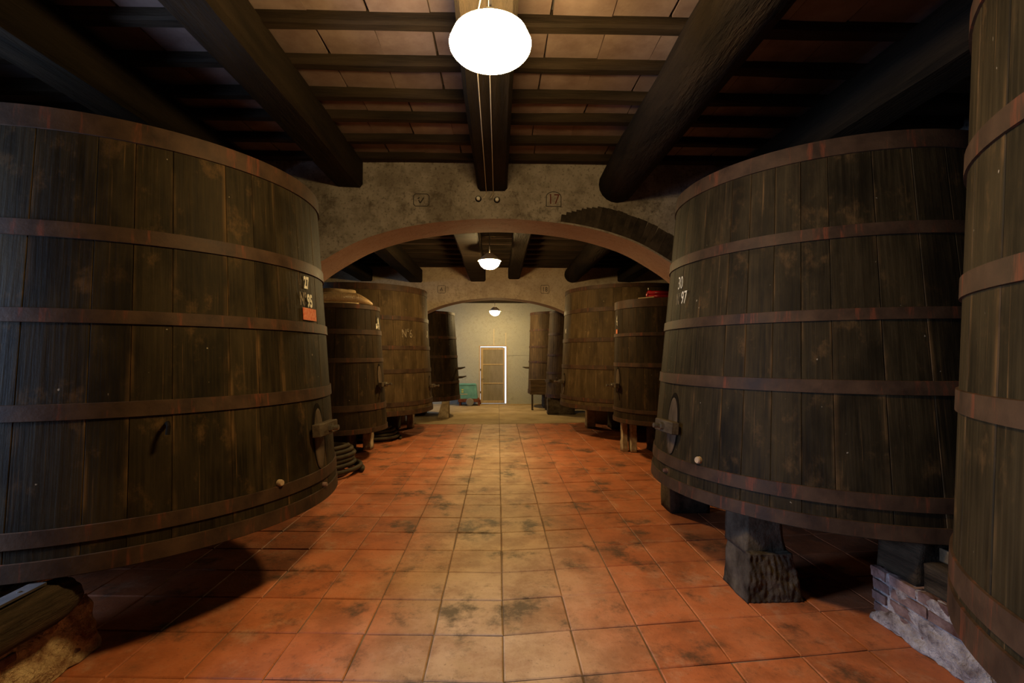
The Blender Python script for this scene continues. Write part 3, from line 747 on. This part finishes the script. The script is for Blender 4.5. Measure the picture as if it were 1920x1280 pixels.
def support(x0, x1, y0, y1, z1, mat, label, seed, amp=.012, cat='stone block', name='stone_block'):
    o = obj(name, rough_box(x0, x1, y0, y1, 0, z1 - .003, 7, amp, 7, seed, flat_top=True), mat, smooth=True)
    return tag(o, label, cat, SG)
support(1.79, 2.20, 5.0, 5.30, .580, M['stone'], 'squared stone block under the far edge of number 30', 11, .006)
support(3.2, 3.6, 4.7, 5.1, .580, M['stone'], 'stone block hidden deep beneath number 30', 12, .006)
support(-2.33, -2.19, 8.42, 8.62, .462, M['pale_stone'], 'pale crumbling post under the slim hose vat', 13, .02)
support(-3.0, -2.45, 8.10, 8.45, .462, M['stone'], 'dark stone block in shadow under the slim hose vat', 14)
support(-2.03, -1.90, 10.85, 11.05, .508, M['pale_stone'], 'pale squared post under the big vat with chalked N°', 15, .01)
support(-2.9, -2.2, 10.6, 11.0, .508, M['stone'], 'dark stone block in shadow under the big vat with chalked N°', 16)
support(1.99, 2.18, 10.78, 11.05, .596, M['pale_stone'], 'limewashed stone post under the big vat behind the slim one', 17, .01)
support(2.5, 3.2, 10.6, 11.0, .596, M['stone'], 'dark stone block in shadow under the big vat behind the slim one', 22)
support(2.10, 2.19, 8.12, 8.28, .572, M['pale_stone'], 'gnarled pale post under the slim vat with the red fitting', 18, .022)
support(2.225, 2.32, 8.05, 8.22, .572, M['pale_stone'], 'shorter gnarled pale post beside its twin under the slim vat', 19, .02)
support(2.6, 3.1, 8.12, 8.42, .572, M['stone'], 'dark stone block in shadow under the slim vat with red fitting', 20)
def ramp(u, v, w): return (u - .38 * w * (1 - u), v, w)
o = obj('stone_block', rough_box(-1.56, -1.27, 12.4, 12.75, 0, .445, 6, .006, 6, 21, lambda u, v, w: (u + .45 * w * (1 - u), v, w), flat_top=True), M['pale_stone'], smooth=True)
tag(o, 'slanted pale stone block under the vat with two spouts', 'stone block', SG)
support(-2.6, -2.0, 13.2, 13.7, .450, M['stone'], 'dark stone block in shadow under the vat with two spouts', 23)
support(1.36, 2.1, 13.2, 13.55, .458, M['stone'], 'broad stone block under the slim tapered vat', 24)
support(1.4, 2.0, 14.9, 15.5, .433, M['stone'], 'stone block in shadow under the vat at the end wall', 25)

# brick pier between the two vats on that side
t = tag(empty('brick_pier', (2.37, 2.5, 0)), 'crumbling low brick pier with white mortar beside the cropped vat', 'brick pier')
obj('mortar_core', rough_box(.004, .62, -.16, .53, 0, .315, 16, .020, 11, 31, flat_top=True), M['mortar'], t, smooth=True)
b = rough_box(-.030, .09, -.22, .50, 0, .215, 26, .034, 11, 33, lambda u, v, w: (u + .50 * w * w * (1 - u), v, w * (1 - .60 * max(0, (v - .45) / .55)))); obj('mortar_render', b, M['mortar'], t, smooth=True)
rb = random.Random(5)
for row in range(4):
    z0 = .045 + row * .073
    cuts = ([.525, .40, .20, .0, -.15] if row % 2 else [.525, .385, .13, -.12])
    for a, c in zip(cuts, cuts[1:]):
        if row < 2 and a < .38: continue
        o = obj('brick', rough_box(-.008 + rb.uniform(-.006, .010), .10, c + .008 + rb.uniform(0, .01), a - .008, z0 + rb.uniform(-.004, .004), z0 + .054, 4, .011, 16, row * 9 + int(a * 50)), M['brick'], t)
# dark bearing timbers set into its top
def octo(u, v, w): return (u, v, w)
o = obj('bearing_block', rough_box(2.40, 2.72, 2.74, 3.03, .317, .575, 9, .012, 7, 41, lambda u, v, w: ((u - .5) * (1 - .35 * w * w) + .5, v, w)), M['block_wood'], smooth=True)
tag(o, 'squat dark timber block on the pier top, touching number 30', 'timber block')
o = obj('bearing_block', rough_box(2.41, 2.95, 2.30, 2.70, .317, .468, 9, .012, 7, 42), M['block_wood'], smooth=True)
tag(o, 'long dark timber block sunk in the pier top near the cropped vat', 'timber block')
o = obj('bearing_plank', rough_box(2.52, 2.66, 1.9, 2.72, .472, .545, 8, .006, 7, 43), M['plank'], smooth=True)
tag(o, 'brown plank lying across the timber blocks of the brick pier', 'plank')
b = bmesh.new(); rb = random.Random(3)
for k in range(90):
    p = Vector((2.68 + rb.uniform(0, .24), 2.36 + rb.uniform(0, .30), .488 + rb.uniform(.0, .02))); d = Vector((rb.uniform(-1, 1), rb.uniform(-1, 1), rb.uniform(-.1, .3))).normalized() * rb.uniform(.03, .07)
    sweep(b, [p, p + d], .0022, 3)
o = obj('straw', b, M['hose_tan']); o['kind'] = 'stuff'; tag(o, 'loose pale straw on the timber block of the brick pier', 'straw')
support(3.2, 3.7, .5, 1.4, .668, M['stone'], 'stone block hidden beneath the cropped vat', 26)

# rubble pier, timber and strap under number 27
t = tag(empty('rubble_pier', (-2.34, 2.1, 0)), 'crumbling yellow rubble pier under the timber bearing number 27', 'rubble pier')
obj('rubble', rough_box(-.55, .10, -1.0, .74, 0, .30, 34, .035, 9, 51, lambda u, v, w: (u - .13 * w * w * u, v, w), flat_top=True), M['rubble'], t, smooth=True)
for k in range(9):
    rb = random.Random(80 + k); y = -.25 + rb.uniform(0, .95); z = .03 + rb.uniform(0, .2); s = rb.uniform(.035, .07)
    obj('stone', rough_box(-.07, .085 + rb.uniform(0, .02) - .2 * z, y, y + s * 1.8, z, z + s, 3, .014, 9, k + 60), M['rubble'] if k % 3 else M['brick'], t, smooth=True)
t = tag(empty('bearing_timber', (-2.245, 2.0, .31)), 'rounded dark timber with an iron strap on the rubble pier', 'timber')
b = bmesh.new(); P, Rr = [], []
for k in range(61):
    y = -.75 + 1.35 * k / 60; e = 1 - max(0, (k - 55) / 5) * .20
    P.append((.012 * noise.noise(Vector((1, y * 2, 3))), y, .10)); Rr.append(.104 * e * (1 + .10 * noise.noise(Vector((5, y * 3, 1)))))
sweep(b, P, Rr, 36)
for v in b.verts: v.co.x *= 1.15; v.co += Vector((.010, 0, .012)) * noise.noise(Vector((v.co.x * 26, v.co.y * 2.5, v.co.z * 26)))
obj('log', b, M['block_wood'], t, smooth=True)
b = bmesh.new(); pr = [(-.09, .185), (-.03, .213), (.045, .210)]
add_box(b, -.035, .035, -.75, .46, .213, .225)
obj('iron_strap', b, M['iron'], t)
for k in range(5):
    q = lathe([(0, .006), (.008, .004), (.011, 0)], 8); obj('nail', q, M['ink'], t, loc=(.0, -.1 + k * .115, .225))
o = obj('rubble_fill', rough_box(-3.1, -2.41, 1.5, 2.75, .318, .47, 12, .03, 7, 55), M['rubble'], smooth=True)
tag(o, 'broken masonry packed behind the strapped timber under number 27', 'rubble')
o = obj('bearing_block', rough_box(-2.66, -2.44, 2.50, 2.70, .490, .540, 5, .004, 7, 56, flat_top=True), M['block_wood'], smooth=True)
tag(o, 'dark wooden wedge between the strapped timber and number 27', 'timber block')
support(-3.3, -2.8, 4.6, 5.0, .545, M['stone'], 'stone block hidden beneath number 27', 27)

# ------------------------------------------------------------------ hoses and fittings
def coil(name, label, cx, cy, r, turns, d, mat, seed, shrink=.0, squash=1.0, start=0.0, step=None):
    P = []; rb = random.Random(seed); n = 40; wob = [rb.uniform(-.03, .03) for _ in range(turns + 2)]
    for k in range(turns * n + 1):
        a = 2 * math.pi * k / n + start; q = k / n; i = int(q); w = wob[i] + (wob[i + 1] - wob[i]) * (q - i)
        rr = r - shrink * q + w
        P.append((rr * math.cos(a), rr * squash * math.sin(a) + .4 * w, d / 2 + .002 + q * (step or d * .95) + .006 * math.sin(a * 2 + seed)))
    b = tube(P, d / 2, 10); o = obj(name, b, mat, smooth=True, loc=(cx, cy, 0)); return tag(o, label, 'hose')
coil('hose_coil', 'stacked dark hose coil on the floor between number 27 and the slim hose vat', -2.43, 6.82, .50, 6, .062, M['hose_dark'], 2, .028)
coil('hose_coil', 'dark hose coil in shadow under the big vat with chalked N°', -2.36, 9.45, .46, 4, .06, M['hose_dark'], 5, .05)
coil('hose_coil', 'loose tan hose loops on the floor under the slim vat with red fitting', 2.86, 7.50, .42, 2, .07, M['hose_tan'], 3, .04)
P = [(2.40 + .7 * q, 6.92 - .25 * q + .03 * math.sin(q * 5), .035) for q in [k / 20 for k in range(21)]]
tag(obj('hose_end', tube(P, .033, 10), M['hose_tan'], smooth=True), 'tan hose end running along the floor toward number 30', 'hose')
# ribbed suction hose lying along the rim of the slim vat
zt = 2.414; t = tag(empty('suction_hose', (-2.56, 7.85, zt)), 'thick tan ribbed hose lying along the top rim of the slim vat', 'hose')
P, Rr = [], []; N = 340
for k in range(N + 1):
    q = k / N; a = R_(-135 + 122 * q); r = .545 + .015 * q
    P.append((r * math.cos(a), r * math.sin(a), .085 - .055 * max(0, (q - .72) / .28)))
    e = 1 - .72 * max(0, (q - .74) / .26)
    Rr.append((.082 + .005 * (1 if k % 4 < 2 else -1)) * e)
obj('ribbed_tube', tube(P, Rr, 14), M['hose_rib'], t, smooth=True)
P = [((.50) * math.cos(R_(a)), (.50) * math.sin(R_(a)), .185 + .01 * math.sin(a * .05)) for a in range(-130, -45, 4)]
obj('end_sleeve', tube(P, [.042] * (len(P) - 3) + [.05, .05, .045], 12), M['hose_tan'], t, smooth=True)
P = [((.605) * math.cos(R_(a)), (.605) * math.sin(R_(a)), .012) for a in range(-150, -40, 5)]
obj('thin_tube', tube(P, .012, 8), M['hose_tan'], t, smooth=True)
# red fitting on the other slim vat
t = tag(empty('pump_fitting', (2.35, 7.42, 2.505)), 'glossy red tubular fitting with a chrome tip on the slim vat top', 'fitting')
b = bmesh.new()
for dz in (.10, .045): sweep(b, [(-.02, 0, dz), (.35, -.02, dz + .005)], .030, 12)
obj('red_tube', b, M['red_plastic'], t, smooth=True)
b = bmesh.new(); sweep(b, [(.01, 0, .012), (-.03, 0, .03), (-.035, 0, .07), (-.01, 0, .12), (.03, 0, .13)], .020, 10); obj('red_bracket', b, M['red_plastic'], t, smooth=True)
obj('chrome_tip', lathe([(0, .05), (.012, .045), (.014, .0), (0, 0)], 12), M['steel'], t, smooth=True, loc=(-.01, 0, .135))
o = obj('wooden_stick', tube([(2.17, 7.40, 2.515), (2.37, 7.26, 2.522)], .009, 8), M['hose_tan'])
tag(o, 'pale wooden stick beside the red fitting on the vat rim', 'stick')

# ------------------------------------------------------------------ far end: pump unit and boarded stand
t = tag(empty('pump_unit', (-0.92, 15.72, 0)), 'turquoise wheeled pump unit standing by the door', 'pump')
b = bmesh.new(); pts = [(-.36, .22), (.255, .22), (.255, .27), (.215, .66), (.19, .70), (-.34, .70), (-.36, .68)]
A = [b.verts.new((x, -.20, z)) for x, z in pts]; B = [b.verts.new((x, .20, z)) for x, z in pts]
b.faces.new(A); b.faces.new(B[::-1])
for k in range(len(pts)): b.faces.new((A[k], A[(k + 1) % len(pts)], B[(k + 1) % len(pts)], B[k]))
bmesh.ops.bevel(b, geom=list(b.edges), offset=.012, segments=2, affect='EDGES'); obj('housing', b, M['teal'], t)
obj('lid_edge', box(-.35, .20, -.212, .20, .665, .685, .004), M['teal'], t)
for z in (.43, .50): obj('sticker', box(-.25, -.19, -.206, -.198, z, z + .035), M['yellow'], t)
obj('name_strip', box(-.28, -.06, -.206, -.198, .365, .385), M['cable'], t)
obj('base_frame', box(-.36, .30, -.22, .22, .12, .225, .01), M['rust_red'], t)
b = bmesh.new(); sweep(b, [(.26, -.1, .24), (.33, -.1, .17), (.345, -.1, .05)], .03, 8); obj('outlet', b, M['rust_red'], t, smooth=True)
for x, y in ((0.02, -.24), (0.02, .24)):
    w = lathe([(0, -.03), (.10, -.03), (.125, -.02), (.125, .02), (.10, .03), (0, .03)], 20); w.transform(Matrix.Rotation(R_(90), 4, 'X'))
    obj('wheel', w, M['grey_rubber'], t, smooth=False, loc=(x, y, .126))
for x in (-.30, .30): obj('foot', box(x - .03, x + .03, -.18, .18, 0, .125, .006), M['rust_red'], t)
t = tag(empty('boarded_stand', (1.21, 14.30, 0)), 'low stand of horizontal boards in front of the end wall vat', 'stand')
for k in range(4):
    z = .46 + k * .104; obj('plank', box(-.27 + .006 * k, .25, -.02, .012, z, z + .098, .005), M['plank'], t)
for x in (-.22, .19): obj('leg', box(x, x + .05, .012, .06, 0, .86, .004), M['bar_wood'], t)
for x in (-.22, .19): obj('foot', box(x, x + .05, -.05, .11, 0, .05, .004), M['bar_wood'], t)
obj('top_board', box(-.29, .30, -.03, .14, .875, .90, .004), M['plank'], t)
